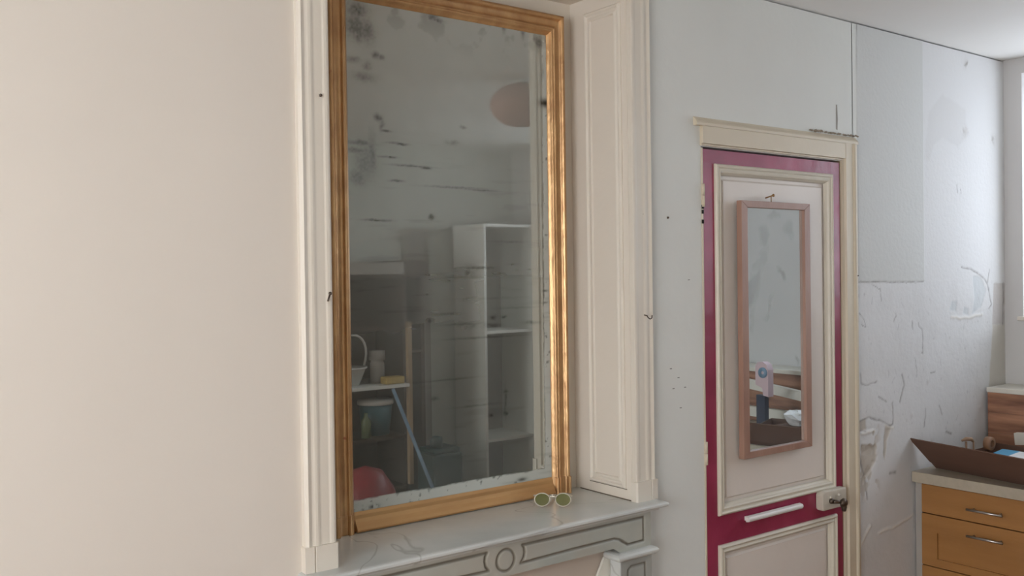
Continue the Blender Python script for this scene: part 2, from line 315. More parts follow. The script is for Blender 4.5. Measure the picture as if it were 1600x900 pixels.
def wall_fields(X, Z):
    if 'h' in _c: return _c['h'], _c['t']
    wx = X+(fbm(X, Z, 30, 50)-.5)*.012; wz = Z+(fbm(X, Z, 30, 60)-.5)*.012
    h = np.zeros(X.shape); t = np.ones(X.shape+(3,))*np.array(srgb(214, 214, 214))
    low = sst(Z, 1.665, 1.655)
    h += (fbm(X, Z, 9, 1)-.5)*.0034*(.3+.7*low)+(fbm(X, Z, 70, 5)-.5)*.0005*(.2+low)
    paper = ((X < 3.46) & (Z > 1.662)).astype(float)
    h += paper*.0016; t = mixc(t, srgb(202, 203, 200), paper*.9)
    t = mixc(t, srgb(206, 206, 205), sst(fbm(X, Z, 9, 9), .45, .62)*.35*low)
    k = sst(sd_poly(wx, wz, SMOOTH), -.004, .012)*.5; t = mixc(t, srgb(204, 203, 202), k)
    for p in PGREY: k = sst(sd_poly(wx, wz, p), -.004, .005); t = mixc(t, srgb(190, 196, 198), k*.6); h -= k*.0015
    for p in PBEIGE: k = sst(sd_poly(wx, wz, p), -.003, .003); t = mixc(t, srgb(186, 178, 166), k*.9); h -= k*.003*(.6+fbm(X, Z, 60, 3))
    for p in PTAN: k = sst(sd_poly(wx, wz, p), -.003, .003); t = mixc(t, srgb(188, 182, 178), k*.9); h -= k*.001
    for p in PTAN2: k = sst(sd_poly(wx, wz, p), -.006, .006); t = mixc(t, srgb(196, 190, 178), k*.8); h -= k*.001
    for q, wd, dp in CR:
        d = seg_dist(wx, wz, q) if wd > .0019 else seg_dist(X, Z, q)
        k = np.exp(-(d/(wd*.9))**2)*(.55+.7*vnoise(X, Z, 90, 4)); h -= k*dp*.6; t = mixc(t, srgb(128, 124, 122), np.clip(k, 0, 1)*.75)
    for q in RIDGE: k = np.exp(-(seg_dist(wx, wz, q)/.006)**2); h += k*.003; t = mixc(t, srgb(222, 218, 208), k*.6)
    for x, z, r in BLOB:
        d = np.hypot(X-x, (Z-z)); k = np.exp(-(d/r)**2); h += k*.003*np.sign(fbm(X, Z, 50, 8)-.45); t = mixc(t, srgb(188, 184, 178), k*.35)
    for x, z, r, s in specks:
        k = np.exp(-(((X-x)/r)**2+((Z-z)/(r*1.4))**2)); h -= k*.0015*s; t = mixc(t, srgb(150, 148, 150), k*.55*s)
    for x, z, dx, dz in scr:
        k = np.exp(-(seg_dist(wx, wz, [(x, z), (x+dx, z+dz)])/.002)**2); h -= k*.001; t = mixc(t, srgb(160, 158, 160), k*.35)
    h -= np.exp(-((XR-X)/.01)**2)*0
    _c['h'] = h; _c['t'] = t; e0 = 1-sst(X, 3.012, 3.02); h *= (1-e0); t = mixc(t, srgb(219, 220, 215), e0)
    fm = sst(X, 3.0, 3.02)*(1-sst(X, 3.11, 3.16))*sst(Z, .84, .92)*(1-sst(Z, 1.12, 1.17))*sst(fbm(X, Z, 24, 15), .50, .56); t = mixc(t, srgb(184, 176, 164), fm*.7); h = h-fm*.0022
    _c['h'] = h; _c['t'] = t; return h, t
struct(grid_obj('wall_back', np.arange(2.988, 4.1041, .004), np.linspace(.25, 2.585, 520), lambda X, Z: (X, -wall_fields(X, Z)[0], Z), lambda X, Z: wall_fields(X, Z)[1], attr_mat('flaking plaster', .75, .15, 60)),
       'battered flaking white plaster wall between the door and the window')
lw = MB(); lw.box(2.985, XR, 0, .03, 0, .25); struct(lw.build('wall_back', M['cool']), 'wall foot right of the door')

# window wall: two openings
def wall_x(x0, x1, ys, openings, ztop=2.7):
    b = MB(); y = ys[0]
    for (a, c, z0, z1) in openings:
        b.box(x0, x1, y, a, 0, ztop); b.box(x0, x1, a, c, 0, z0); b.box(x0, x1, a, c, z1, ztop); y = c
    b.box(x0, x1, y, ys[1], 0, ztop); return b
wr = wall_x(XR, 4.38, (YF-.2, .3), [(-2.40, -1.50, 1.5, 2.525), (-1.04, -.075, 1.5, 2.525)])
struct(wr.build('wall_right', mat('window wall paint', srgb(204, 202, 200), .65, var=.01, scale=3)), 'pale grey window wall with two deep openings')
wf = MB(); wf.box(XL-.2, XR, YF-.15, YF, 0, 2.7); struct(wf.build('wall_front', mat('rear wall paint', srgb(205, 207, 200), .8, var=.03)), 'pale wall behind the camera, seen in the mirrors')
wL = wall_x(XL-.25, XL, (YF-.2, .3), [(-2.6, -.9, .75, 2.45)])
struct(wL.build('wall_left', M['cream']))
fl = MB(); fl.box(XL-.3, 4.4, YF-.2, .3, -.1, 0); struct(fl.build('floor', M['floor']))
ce = MB(); ce.box(XL-.3, 4.4, YF-.2, .019, ZC, 2.75); struct(ce.build('ceiling', M['ceiling']), 'flat off white ceiling')
def window(i, x, y0, y1, z0, z1, lab):
    e = empty('window_%d' % i, (x, (y0+y1)/2, z0), lab, kind='structure')
    f = MB(); t = .045
    f.box(x, x+.05, y0, y0+t, z0, z1); f.box(x, x+.05, y1-t, y1, z0, z1); f.box(x, x+.05, y0+t, y1-t, z0, z0+t); f.box(x, x+.05, y0+t, y1-t, z1-t, z1)
    f.box(x, x+.05, (y0+y1)/2-.03, (y0+y1)/2+.03, z0+t, z1-t); f.build('window_frame', M['trim'], e)
    for a, b in ((y0+t, (y0+y1)/2-.03), ((y0+y1)/2+.03, y1-t)):
        g = MB(); g.box(x+.02, x+.026, a, b, z0+t, z1-t); g.build('pane', M['glass'], e)
window(1, 4.28, -1.04, -.075, 1.5, 2.525, 'white framed window nearest the corner')
window(2, 4.28, -2.40, -1.50, 1.5, 2.525, 'second window in the same wall, out of view')
window(3, XL-.2, -2.6, -.9, .75, 2.45, 'big unseen window left of the camera, added for the warm fill')
sl = MB(); sl.box(4.075, 4.28, -1.06, -.06, 1.486, 1.502); struct(sl.build('trim_1', M['trim'], bevel=.003), 'thin white sill of the corner window')

# ================================================================== MIRROR NICHE
nb = MB(); nb.box(.93, 1.91, .245, .30, .95, 2.60); nb.box(.93, .955, .0, .245, 1.0, 2.6); nb.box(1.885, 1.91, .0, .245, 1.05, 2.6)
nb.box(.93, 1.91, .01, .245, 2.528, 2.6)
struct(nb.build('trim_2', M['nichepaint']), 'warm cream boarding lining the mirror recess')
# raised panel on the right cheek
pn = MB(); pn.frame(.022, .178, 1.083, 2.483, [(0, 0), (0, .004), (.004, .009), (.009, .009), (.013, .004), (.016, .003), (.022, .006), (.027, .0065), (.030, .001), (.032, -.001)], 1.885, plane='x', sgn=-1)
e = empty('trim_3', (1.885, .1, 1.05), 'fielded cream panel on the right cheek of the recess', kind='structure')
pn.build('moulding', M['trim'], e)
pf = MB(); pf.box(1.8835, 1.886, .050, .150, 1.111, 2.455); pf.build('panel', M['nichepaint'], e)
g2 = MB(); g2.tube([(1.8848, .180, 1.081), (1.8848, .020, 1.081)], .0012, 6); g2.tube([(1.885, .0525, 1.115), (1.885, .0525, 2.45)], .0008, 6); g2.tube([(1.885, .224, 1.0515), (1.885, .0, 1.0515)], .0018, 6); g2.build('crack', mat('old paint crack', srgb(110, 98, 84), .9), e)
def pilaster(i, xo, xi, lab):
    e = empty('trim_%d' % i, ((xo+xi)/2, -.01, 1.05), lab, kind='structure'); s = 1 if xi > xo else -1; wd = abs(xi-xo)
    k = wd/.072
    pr = [(0, 0), (0, -.014), (.003, -.0165), (.007, -.021), (.011, -.019), (.014, -.0175), (.0165, -.0168), (.020, -.0175), (.024, -.019), (.029, -.0195), (.033, -.0185), (.036, -.0172), (.039, -.0167), (.056, -.0167), (.058, -.0172), (.061, -.0184), (.066, -.0188), (.070, -.0178), (.072, -.016), (.072, 0)]
    b = MB(); b.prof_z([(xo+s*u*k, y) for u, y in pr], 1.108, 2.585); b.build('fluted_moulding', M['trim'], e)
    p = MB(); q = MB()
    prp = [(-.003, 0), (-.003, -.022), (.018, -.024), (.020, -.020), (.022, -.024), (.050, -.024), (.072, -.024), (.076, -.020), (.076, 0)]
    q.prof_z([(xo+s*u*k, y) for u, y in prp], 1.0505, 1.108); q.build('plinth', M['trim'], e)
    return e
pilaster(4, .872, .946, 'cream fluted pilaster left of the gilt mirror')
pilaster(5, 1.964, 1.886, 'cream fluted pilaster right of the gilt mirror')

# gilt mirror
gm = empty('gilt_mirror', (1.435, .21, 1.05), 'tall old mirror with foxed dark glass in a gilt frame standing on the mantelpiece', 'mirror')
X0, X1, ZT, YB = 1.050, 1.822, 2.474, .240
PR = [(0, 0), (0, .034), (.001, .040), (.004, .045), (.009, .047), (.0135, .044), (.0155, .037), (.018, .0345), (.022, .0335), (.030, .0330), (.0370, .0340), (.0385, .0390), (.0410, .0425), (.0440, .0415), (.0455, .0380), (.0470, .0385), (.0500, .0385), (.0525, .0350), (.0545, .0300), (.0580, .0270), (.0605, .0245), (.062, .021)]
def member(path_pts, name):
    # path: list of (origin x,z, inset dir x,z)
    b = MB(); m = len(PR); vs = []
    for ox, oz, dx, dz in path_pts: vs += [(ox+dx*u*(1 if dx > 0 else .90), YB-h, oz+dz*u) for u, h in PR]
    fs = [(k*m+j, (k+1)*m+j, (k+1)*m+j+1, k*m+j+1) for k in range(len(path_pts)-1) for j in range(m-1)]
    b.add(vs, fs, True); return b.build(name, M['gold'], gm)
member([(X0, 1.10, 1, 0), (X0, ZT, 1, -1)], 'frame_stile'); member([(X0, ZT, 1, -1), (X1, ZT, -1, -1)], 'frame_rail'); member([(X1, ZT, -1, -1), (X1, 1.10, -1, 0)], 'frame_stile')
for xo, s in ((X0, 1), (X1, -1)):   # base blocks: the same section, a touch proud
    b = MB(); b.prof_z([(xo-s*.002+s*u*(1.06 if s > 0 else .96), YB-h*1.06-(.001 if 0 < i < len(PR)-1 else 0)) for i, (u, h) in enumerate(PR)], 1.051, 1.101)
    b.build('frame_block', M['gold'], gm)
br = MB(); br.prof_x([(YB, 1.053), (YB-.040, 1.053), (YB-.0415, 1.058), (YB-.038, 1.066), (YB-.032, 1.075), (YB-.028, 1.085), (YB-.027, 1.094), (YB-.024, 1.102), (YB, 1.102)], X0+.062, X1-.056)
br.build('frame_rail', mat('smooth gold leaf', srgb(208, 166, 114), .42, metal=.55, scale=5, col2=srgb(182, 138, 92), stretch=(.8, 1, 3), bump=.1, bscale=20), gm)
MARK = [(1.145, 2.39, .03, .02, .9), (1.139, 2.35, .03, .03, .8), (1.172, 2.34, .02, .03, .7), (1.15, 2.33, .012, .02, .8), (1.196, 2.28, .010, .008, .8), (1.213, 2.279, .008, .006, .8), (1.373, 2.408, .014, .012, .9), (1.389, 2.40, .018, .006, .8),
 (1.613, 2.418, .006, .02, .6), (1.68, 2.41, .006, .016, .7), (1.725, 2.40, .006, .014, .8), (1.74, 2.39, .012, .02, .8), (1.752, 2.30, .006, .02, .5), (1.16, 2.22, .03, .012, .5), (1.17, 2.25, .012, .012, .5), (1.13, 2.26, .02, .008, .5),
 (1.27, 2.055, .018, .0022, 1), (1.25, 2.056, .03, .001, .5), (1.238, 2.018, .014, .0022, 1), (1.22, 2.018, .03, .001, .5), (1.345, 1.996, .014, .0034, 1), (1.30, 1.999, .06, .0016, .7), (1.252, 1.957, .018, .0024, .9), (1.223, 2.086, .014, .002, .9), (1.16, 2.00, .03, .045, .4), (1.14, 2.03, .03, .006, .6), (1.15, 2.05, .04, .006, .6), (1.18, 2.02, .012, .05, .5), (1.14, 1.96, .025, .02, .5), (1.20, 2.12, .012, .008, .7), (1.21, 2.10, .006, .014, .6),
 (1.468, 2.116, .010, .004, .5), (1.43, 2.07, .02, .006, .3), (1.44, 1.948, .09, .0016, .45), (1.53, 1.944, .05, .0016, .5), (1.359, 1.864, .009, .007, .9), (1.187, 1.852, .03, .0016, .9), (1.22, 1.851, .02, .001, .5), (1.502, 1.726, .05, .0016, .8), (1.53, 1.727, .008, .003, .8), (1.474, 1.711, .008, .006, .7), (1.44, 1.70, .06, .0012, .4),
 (1.56, 1.586, .012, .007, .8), (1.596, 1.587, .010, .004, .9), (1.56, 1.562, .026, .006, .8), (1.70, 1.565, .030, .005, .7), (1.45, 1.57, .07, .003, .6), (1.40, 1.60, .04, .002, .5), (1.749, 1.657, .014, .003, .8), (1.745, 1.622, .02, .002, .7), (1.52, 1.53, .12, .0014, .7), (1.35, 1.585, .01, .005, .8), (1.49, 1.565, .01, .009, .5), (1.60, 1.372, .010, .004, .8), (1.60, 1.34, .003, .04, .6), (1.546, 1.308, .010, .006, .9), (1.60, 1.308, .008, .006, .9), (1.50, 1.34, .07, .0014, .6), (1.40, 1.42, .10, .0012, .6), (1.36, 1.372, .010, .006, .7), (1.56, 1.64, .10, .001, .3), (1.64, 1.61, .08, .0012, .4), (1.62, 1.80, .06, .001, .3)]
def mtone(X, Z):
    n = fbm(X, Z, 22, 3); st = fbm(X*.12, Z, 60, 12)
    d = sst(st, .60, .80)*.12*sst(Z, 2.2, 1.7)
    wx = X+(fbm(X, Z, 60, 21)-.5)*.012; wz = Z+(fbm(X, Z, 60, 31)-.5)*.010
    for i, (x, z, a, b, s) in enumerate(MARK):
        wb = .35 if b < .004 else 1
        k = np.exp(-((((X if wb < 1 else wx)-x)/a)**2)-((((Z+(wz-Z)*wb) if wb < 1 else wz)-z)/max(b, .0025))**2)*s*(.6+.7*vnoise(X, Z, 200, 7)); d = np.maximum(d, np.clip(k, 0, 1)*(.75))
    top = sst(Z, 2.30, 2.42)*sst(n, .56, .72)*.22; d = np.maximum(d, top)
    lost = np.maximum(sst(Z+(n-.5)*.012, 1.134, 1.130), sst(X+(n-.5)*.008-.010*(Z-1.1)/1.3, 1.740, 1.743)*sst(Z, 2.40, 2.385))
    d = np.where(lost > .5, np.maximum(d, sst(fbm(X, Z, 70, 41), .70, .78)*.45), d)
    d = np.maximum(d, np.exp(-((X-1.76)/.02)**2-((Z-2.212)/.012)**2))
    d = np.maximum(d, np.exp(-((X-1.17)/.014)**2-((Z-1.108)/.005)**2)*.9*(vnoise(X, Z, 150, 2) > .4))
    d = np.maximum(d, np.exp(-((X-1.655)/.016)**2-((Z-1.110)/.005)**2)*.7)
    haze = .15+.05*sst(fbm(X, Z, 4, 77), .35, .7)+.26*sst(Z, 1.3, 2.30)  # dusty haze, painted stronger towards the top to lighten the reflection
    g = np.maximum(haze, lost*.97); g = g*(1-d*.6); return np.stack([d, g, 0*d], -1)
grid_obj('mirror_glass', np.linspace(X0+.055, X1-.050, 240), np.linspace(1.097, ZT-.055, 460), lambda X, Z: (X, YB-.0215+0*X, Z), mtone, M['oldmirror'], gm)
mb = MB(); mb.box(X0+.02, X1-.02, YB-.021, YB, 1.07, ZT-.02); mb.build('backboard', M['brownwood'], gm)

# ================================================================== MARBLE MANTEL
mp = empty('marble_fireplace', (1.41, -.02, 0), 'grey white marble fireplace surround with shelf, carved frieze and legs below the gilt mirror', 'fireplace')
sh = MB()
XA, XB = .86, 1.965
prof = [(.0, 1.026), (-.047, 1.026), (-.048, 1.029), (-.051, 1.0325), (-.056, 1.0345), (-.060, 1.035), (-.065, 1.0365), (-.0685, 1.040), (-.0685, 1.045), (-.066, 1.0485), (-.061, 1.0502), (-.052, 1.0505), (.0, 1.0505)]
# shelf nose, returning round both ends
m = len(prof); vs = []
for cx, s in ((XA, 1), (XB, -1)):
    for y, z in prof: vs.append((cx+s*(.0685+y)*1.0 if y < 0 else cx+s*.0685, 0.0, z))
    for y, z in prof: vs.append((cx+s*(.0685+y)*1.0 if y < 0 else cx+s*.0685, min(y, 0), z))
rows = [vs[0:m], vs[m:2*m], vs[3*m:4*m], vs[2*m:3*m]]
allv = [v for r in rows for v in r]
sh.add(allv, [(r*m+j, (r+1)*m+j, (r+1)*m+j+1, r*m+j+1) for r in range(3) for j in range(m-1)], False)
sh.box(.93, 1.90, -.0005, .247, 1.026, 1.0504)
so = sh.build('shelf', M['marble'], mp)
# frieze with cut grooves
AR = 1.397
def arc(cx, cz, r, a0, a1, n=8): return [(cx+r*math.cos(math.radians(a0+(a1-a0)*i/n)), cz+r*math.sin(math.radians(a0+(a1-a0)*i/n))) for i in range(n+1)]
def right_panel():
    a = [(1.452, 1.014), (1.884, 1.014), (1.884, .948), (1.822, .947)]
    a += [(1.806, .957), (1.790, .967), (1.770, .972), (1.748, .972), (1.60, .971), (1.447, .968)]
    a += [(1.457, .981), (1.460, .994), (1.458, 1.006), (1.452, 1.014)]; return a
RP = right_panel(); LP = [(2*AR-x, z) for x, z in RP]; RING = arc(AR+.002, .985, .0275, 0, 360, 28)
def lowedge(X):
    d = np.abs(X-AR); z = np.full(X.shape, .945); z = np.where(d > .365, .945-.016*sst(d, .368, .400), z); return z
XL1, XR1 = 2*AR-1.913, 1.913
def fpos(X, Z):
    T = (Z-.9)/(1.010-.9); Zr = lowedge(X)+(1.028-lowedge(X))*T
    D = np.minimum(np.minimum(seg_dist(X, Zr, RP), seg_dist(X, Zr, LP)), seg_dist(X, Zr, RING)); _c['fd'] = D; _c['fz'] = Zr
    rec = np.clip(sd_poly(X, Zr, RP), 0, 1); rec2 = np.clip(sd_poly(X, Zr, LP), 0, 1)
    return X, -.045+.003*np.exp(-(D/.0040)**2)-.0015*((rec > .004) | (rec2 > .004)), Zr
# squash the drawn outlines into the frieze height
def ftone(X, Z):
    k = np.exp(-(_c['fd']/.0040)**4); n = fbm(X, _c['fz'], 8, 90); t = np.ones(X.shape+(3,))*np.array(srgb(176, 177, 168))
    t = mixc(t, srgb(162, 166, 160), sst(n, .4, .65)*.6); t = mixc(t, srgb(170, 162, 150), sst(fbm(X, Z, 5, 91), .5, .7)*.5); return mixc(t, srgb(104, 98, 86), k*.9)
MG = attr_mat('carved grey marble', .35, .05, 30)
grid_obj('frieze', np.linspace(XL1, XR1, 640), np.linspace(.9, 1.010, 70), fpos, ftone, MG, mp)
fb = MB(); fb.box(XL1, XR1, -.0415, 0, .99, 1.0265); fb.box(XR1-.10, XR1, -.0415, 0, .929, 1.0); fb.box(XL1, XL1+.10, -.0415, 0, .929, 1.0)
fb.box(XL1+.1, XR1-.1, -.038, -.0, .9455, 1.0); fb.build('frieze_body', MG if False else M['marble'], mp)
for s in (1, -1):
    xm = lambda x: x if s == 1 else 2*AR-x
    cp = MB(); xa, xb = sorted((xm(1.771), xm(1.925)))
    cpp = [(0, .905), (-.050, .905), (-.057, .907), (-.063, .911), (-.066, .916), (-.066, .921), (-.062, .926), (-.056, .929), (-.050, .930), (0, .930)]
    n = len(cpp)
    ins = lambda y: min(.066+y, .016) if y < 0 else .016
    vs = [(xa+ins(y), 0, z) for y, z in cpp]+[(xa+ins(y), y, z) for y, z in cpp]+[(xb-ins(y), y, z) for y, z in cpp]+[(xb-ins(y), 0, z) for y, z in cpp]
    cp.add(vs, [(r*n+j, (r+1)*n+j, (r+1)*n+j+1, r*n+j+1) for r in range(3) for j in range(n-1)], False)
    cp.build('capital', M['marble'], mp)
    x0, x1 = sorted((xm(1.797), xm(1.915))); LG = [(x0+.026, .876), (x0+.038, .884), (x1-.026, .884), (x1-.026, .12), (x0+.026, .12), (x0+.026, .876)]
    def lt(X, Z, LG=LG):
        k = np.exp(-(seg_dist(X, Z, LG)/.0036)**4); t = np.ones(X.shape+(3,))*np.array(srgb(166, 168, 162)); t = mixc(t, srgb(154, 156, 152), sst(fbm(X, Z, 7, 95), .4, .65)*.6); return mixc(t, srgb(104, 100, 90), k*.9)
    e = MB(); e.box(x0, x1, -.0415, .0, 0, .905); lo = e.build('leg', M['marble'], mp)
    grid_obj('leg_panel', np.linspace(x0, x1, 60), np.linspace(.02, .905, 220), lambda X, Z, LG=LG: (X, -.0450+.003*np.exp(-(seg_dist(X, Z, LG)/.003)**2), Z), lt, MG, lo)
ib = MB(); ib.box(XL1+.08, XR1-.08, .020, .054, 0, .99); tag(ib.build('opening_cover', mat('pinkish beige board', srgb(200, 187, 174), .6, var=.02), mp), 'pinkish beige board closing the fireplace opening')
# white board leaning in the opening
wbd = MB(); wbd.prism_y([(1.780, .905), (1.826, .938), (1.838, .905), (1.838, .0), (1.18, .0), (1.18, .10), (1.748, .850)], .006, .014)
tag(wbd.build('leaning_board', mat('white card', srgb(226, 223, 212), .6, var=.01)), 'white board with a slanted edge leaning in the fireplace opening', 'board')

# ================================================================== SUNGLASSES
sg = empty('sunglasses', (1.672, .105, 1.0505), 'clear rimmed sunglasses with round green lenses lying on the marble shelf', 'sunglasses')
ang = math.radians(-42); tilt = math.radians(28)
dx = Vector((math.cos(ang), math.sin(ang), 0)); back = Vector((-dx.y, dx.x, 0)); upv = (Vector((0, 0, 1))*math.cos(tilt)+back*math.sin(tilt)).normalized()
C0 = Vector((1.672, .100, 1.0505+.0195))
clear = mat('clear acetate', srgb(214, 208, 192), .15, var=.02, coat=.5, alpha=.75)
def rimpts(cx, rx, rz, n=22): return [C0+dx*(cx+rx*math.cos(2*PI*i/n)*(1+.04*math.sin(2*PI*i/n)))+upv*(rz*math.sin(2*PI*i/n)) for i in range(n+1)]
for s in (-1, 1):
    rp = rimpts(s*.0295, .0215, .0185); b = MB(); b.tube(rp, .0017, 8, False); b.build('rim', clear, sg)
    l = MB(); l.add([C0+dx*(s*.0295)+(dx.cross(upv))*.001]+[p for p in rp[:-1]], [(0, i+1, (i+1) % 22+1) for i in range(22)], True); l.build('lens', M['lens'], sg)
    t = MB(); h = C0+dx*(s*.0525)+upv*.010
    t.tube([h, h+back*.008+dx*(s*.002), h+back*.013-dx*(s*.012), h+back*(.018+.004*s)-dx*(s*.075)-upv*.008, h+back*(.02+.004*s)-dx*(s*.105)-upv*.018], .0015, 6); t.build('temple', clear, sg)
b = MB(); b.tube([C0-dx*.0105+upv*.006, C0-dx*.005+upv*.0095, C0+dx*.005+upv*.0095, C0+dx*.0105+upv*.006], .0018, 8); b.tube([C0-dx*.010+upv*.0135, C0+dx*.010+upv*.0135], .0016, 8)
b.build('bridge', mat('silver bridge', srgb(220, 214, 200), .2, metal=.8), sg)

# ================================================================== DOOR
DX0, DX1, DZT = 2.200, 2.907, 2.083
d = empty('door_1', (2.55, .01, 0), 'old panelled door painted magenta and cream', kind='structure')
A0, A1, AT, AB = 2.250, 2.860, 2.040, .948     # outer edge of the upper moulding
B0, B1, BT, BB = 2.250, 2.866, .856, .12
for x0, x1 in ((DX0, A0+.003), (A1-.003, DX1)):
    b = MB(); b.box(x0, x1, .0, .04, .01, DZT); b.build('stile', M['magenta'], d)
for z0, z1 in ((AT-.003, DZT), (BT-.003, AB+.003), (.01, BB+.003)):
    b = MB(); b.box(A0+.003, A1-.003, .0002, .04, z0, z1); b.build('rail', M['magenta'], d)
PM = [(0, 0), (0, .006), (.003, .010), (.007, .012), (.011, .010), (.013, .006), (.017, .007), (.021, .009), (.025, .007), (.028, .001), (.032, -.004), (.034, -.010)]
b = MB(); b.frame(A0, A1, AB, AT, PM, .0, sgn=-1); b.build('moulding', M['doormould'], d)
b = MB(); b.frame(B0, B1, BB, BT, PM, .0, sgn=-1); b.build('moulding', M['doormould'], d)
def panel(x0, x1, z0, z1):
    b = MB(); b.frame(x0, x1, z0, z1, [(0, 0), (.014, 0), (.022, .006), (.022, .0062)], .012, sgn=-1)
    b.box(x0+.02, x1-.02, .0058, .012, z0+.02, z1-.02); b.build('panel', M['doorcream'], d)
panel(A0+.03, A1-.03, AB+.03, AT-.03); panel(B0+.03, B1-.03, BB+.03, BT-.03)
# pale strip and hinges down the hinge edge
b = MB(); b.box(2.192, 2.1985, -.002, .03, 0, 2.086); b.build('hinge_strip', M['jamb'], d)
for z in (1.94, 1.15, .35):
    b = MB(); b.tube([(2.196, -.005, z-.035), (2.196, -.005, z-.001)], .0048, 10); b.tube([(2.196, -.005, z+.001), (2.196, -.005, z+.035)], .0048, 10); b.build('hinge', M['jamb'], d)
b = MB()
for z in (1.905, 1.89, 1.86): b.box(2.1915, 2.1995, -.0035, -.001, z-.006, z+.006)
b.build('paint_gap', M['dark'], d)
# white bar handle on the lock rail
h = MB(); h.prof_x([(-.008, .909), (-.022, .912), (-.025, .918), (-.025, .922), (-.022, .927), (-.008, .930)], 2.372, 2.652)
hb = h.build('door_handle', M['whiteplastic'], d, bevel=.003); tag(hb, 'white plastic bar handle')
b = MB(); b.box(2.378, 2.39, -.009, .001, .913, .926); b.box(2.634, 2.646, -.009, .001, .913, .926); b.build('handle_foot', M['whiteplastic'], hb)
# box lock, keeper and lever
lk = MB(); lk.prism_y([(2.752, .892), (2.758, .886), (2.888, .886), (2.888, .950), (2.768, .952), (2.756, .948), (2.751, .938)], -.030, .0)
lo = lk.build('lock_case', M['lockpaint'], d, bevel=.004); tag(lo, 'cream painted box lock')
b = MB(); b.tube([(2.795, -.028, .916), (2.795, -.040, .916)], [.010, .008], 12); b.tube([(2.795, -.041, .916), (2.812, -.047, .913), (2.828, -.050, .911)], [.007, .006, .007], 10)
b.lathe([(0, .0), (.010, .001), (.015, .006), (.016, .012), (.012, .018), (0, .020)], (2.832, -.066, .909), 18, 'y')
b.tube([(2.832, -.052, .905), (2.833, -.056, .893), (2.833, -.055, .880)], [.011, .010, .007], 10); b.build('knob', M['iron'], lo)
b = MB(); b.tube([(2.833, -.036, .930), (2.833, -.038, .936)], .005, 8); b.tube([(2.79, -.031, .926), (2.793, -.034, .932)], .004, 8); b.build('screw', M['lockpaint'], lo)
# casing
e = empty('trim_6', (2.95, 0, 0), 'cream painted casing over and right of the door', kind='structure')
b = MB(); b.prof_z([(2.917, .03), (2.917, -.004), (2.926, -.006), (2.929, -.014), (2.968, -.014), (2.971, -.018), (2.976, -.021), (2.981, -.018), (2.984, -.014), (2.996, -.013), (3.001, -.006), (3.002, .0)], 0, 2.152)
b.build('casing_upright', M['jamb'], e)
b = MB(); b.box(2.188, 2.93, -.006, .03, 2.092, 2.098); b.box(2.188, 2.970, -.013, .0, 2.098, 2.1515); b.build('casing_head', M['jamb'], e, bevel=.001)
b = MB(); b.prof_x([(0, 2.1515), (-.0145, 2.1515), (-.0155, 2.155), (-.0155, 2.160), (-.012, 2.166), (-.006, 2.172), (-.003, 2.177), (0, 2.178)], 2.160, 3.002); b.build('cornice_strip', M['jamb'], e)
b = MB(); b.box(2.912, 2.918, .004, .03, 0, 2.092); b.build('stop', mat('old jamb edge', srgb(150, 130, 108), .7), e)
# small lumps of raw plaster left above the casing
rg = np.random.default_rng(3); b = MB()
for i in range(60):
    x = 2.735+.275*rg.random()**.9; z = 2.180+.003*rg.random(); r = .002+.005*rg.random()*(1.4 if x < 2.8 else .7)
    b.lathe([(0, -r*.7), (r*.8, -r*.4), (r, 0), (r*.6, r*.5), (0, r*.7)], (x, -.003-.006*rg.random(), z+r*.3), 6)
o = b.build('plaster_crumbs', mat('raw grey plaster', srgb(168, 156, 140), .9, var=.2, scale=60), e); o['kind'] = 'stuff'
b = MB(); b.prism_y([(2.8935, 2.285), (2.8965, 2.285), (2.900, 2.235), (2.897, 2.197), (2.893, 2.2)], -.0015, .001); struct(b.build('trim_7', mat('torn paint', srgb(150, 144, 136), .8)), 'torn vertical crack in the paint above the door')
b = MB(); b.box(2.9925, 2.9945, -.0165, -.012, 1.684, 1.688); b.build('nail', M['iron'], e)

# small mirror hanging on the door
sm = empty('narrow_mirror', (2.52, 0, 1.13), 'narrow mirror in a plain pinkish wooden frame hanging on the magenta door', 'mirror')
x0, x1, z0, z1 = 2.343, 2.695, 1.116, 1.929
W_ = .030
for nm, q in (('frame_rail', [(x0, z1), (x1, z1), (x1-W_, z1-.021), (x0+W_, z1-.021)]), ('frame_rail', [(x0, z0), (x1, z0), (x1-W_, z0+.021), (x0+W_, z0+.021)]),
              ('frame_stile', [(x0, z0), (x0, z1), (x0+W_, z1-.021), (x0+W_, z0+.021)]), ('frame_stile', [(x1, z0), (x1, z1), (x1-W_, z1-.021), (x1-W_, z0+.021)])):
    b = MB(); b.prism_y(q, -.030, -.010); b.build(nm, M['pinkwood'], sm, bevel=.0012)
def stone(X, Z):
    a = .55; u = X+(fbm(X, Z, 25, 17)-.5)*.05; v = Z+(fbm(X, Z, 25, 18)-.5)*.05
    g = np.full(X.shape, .10)
    for x, z, p, q, an, s in [(2.41, 1.66, .030, .10, -.45, .5), (2.45, 1.74, .02, .07, -.5, .4), (2.46, 1.82, .03, .03, 0, .45), (2.49, 1.60, .012, .05, -.5, .5), (2.55, 1.70, .012, .03, .6, .5), (2.60, 1.84, .03, .04, .3, .4), (2.47, 1.56, .02, .01, 0, .4), (2.40, 1.56, .015, .06, -.2, .3), (2.63, 1.40, .008, .02, .4, .5), (2.52, 1.88, .05, .012, .4, .3)]:
        c, s2 = math.cos(an), math.sin(an); aa = (u-x)*c+(v-z)*s2; bb = -(u-x)*s2+(v-z)*c
        g = np.maximum(g, s*.8*sst(1.5-np.sqrt((aa/p)**2+(bb/q)**2), 0, 1.1))
    return np.stack([0*g, g, 0*g], -1)
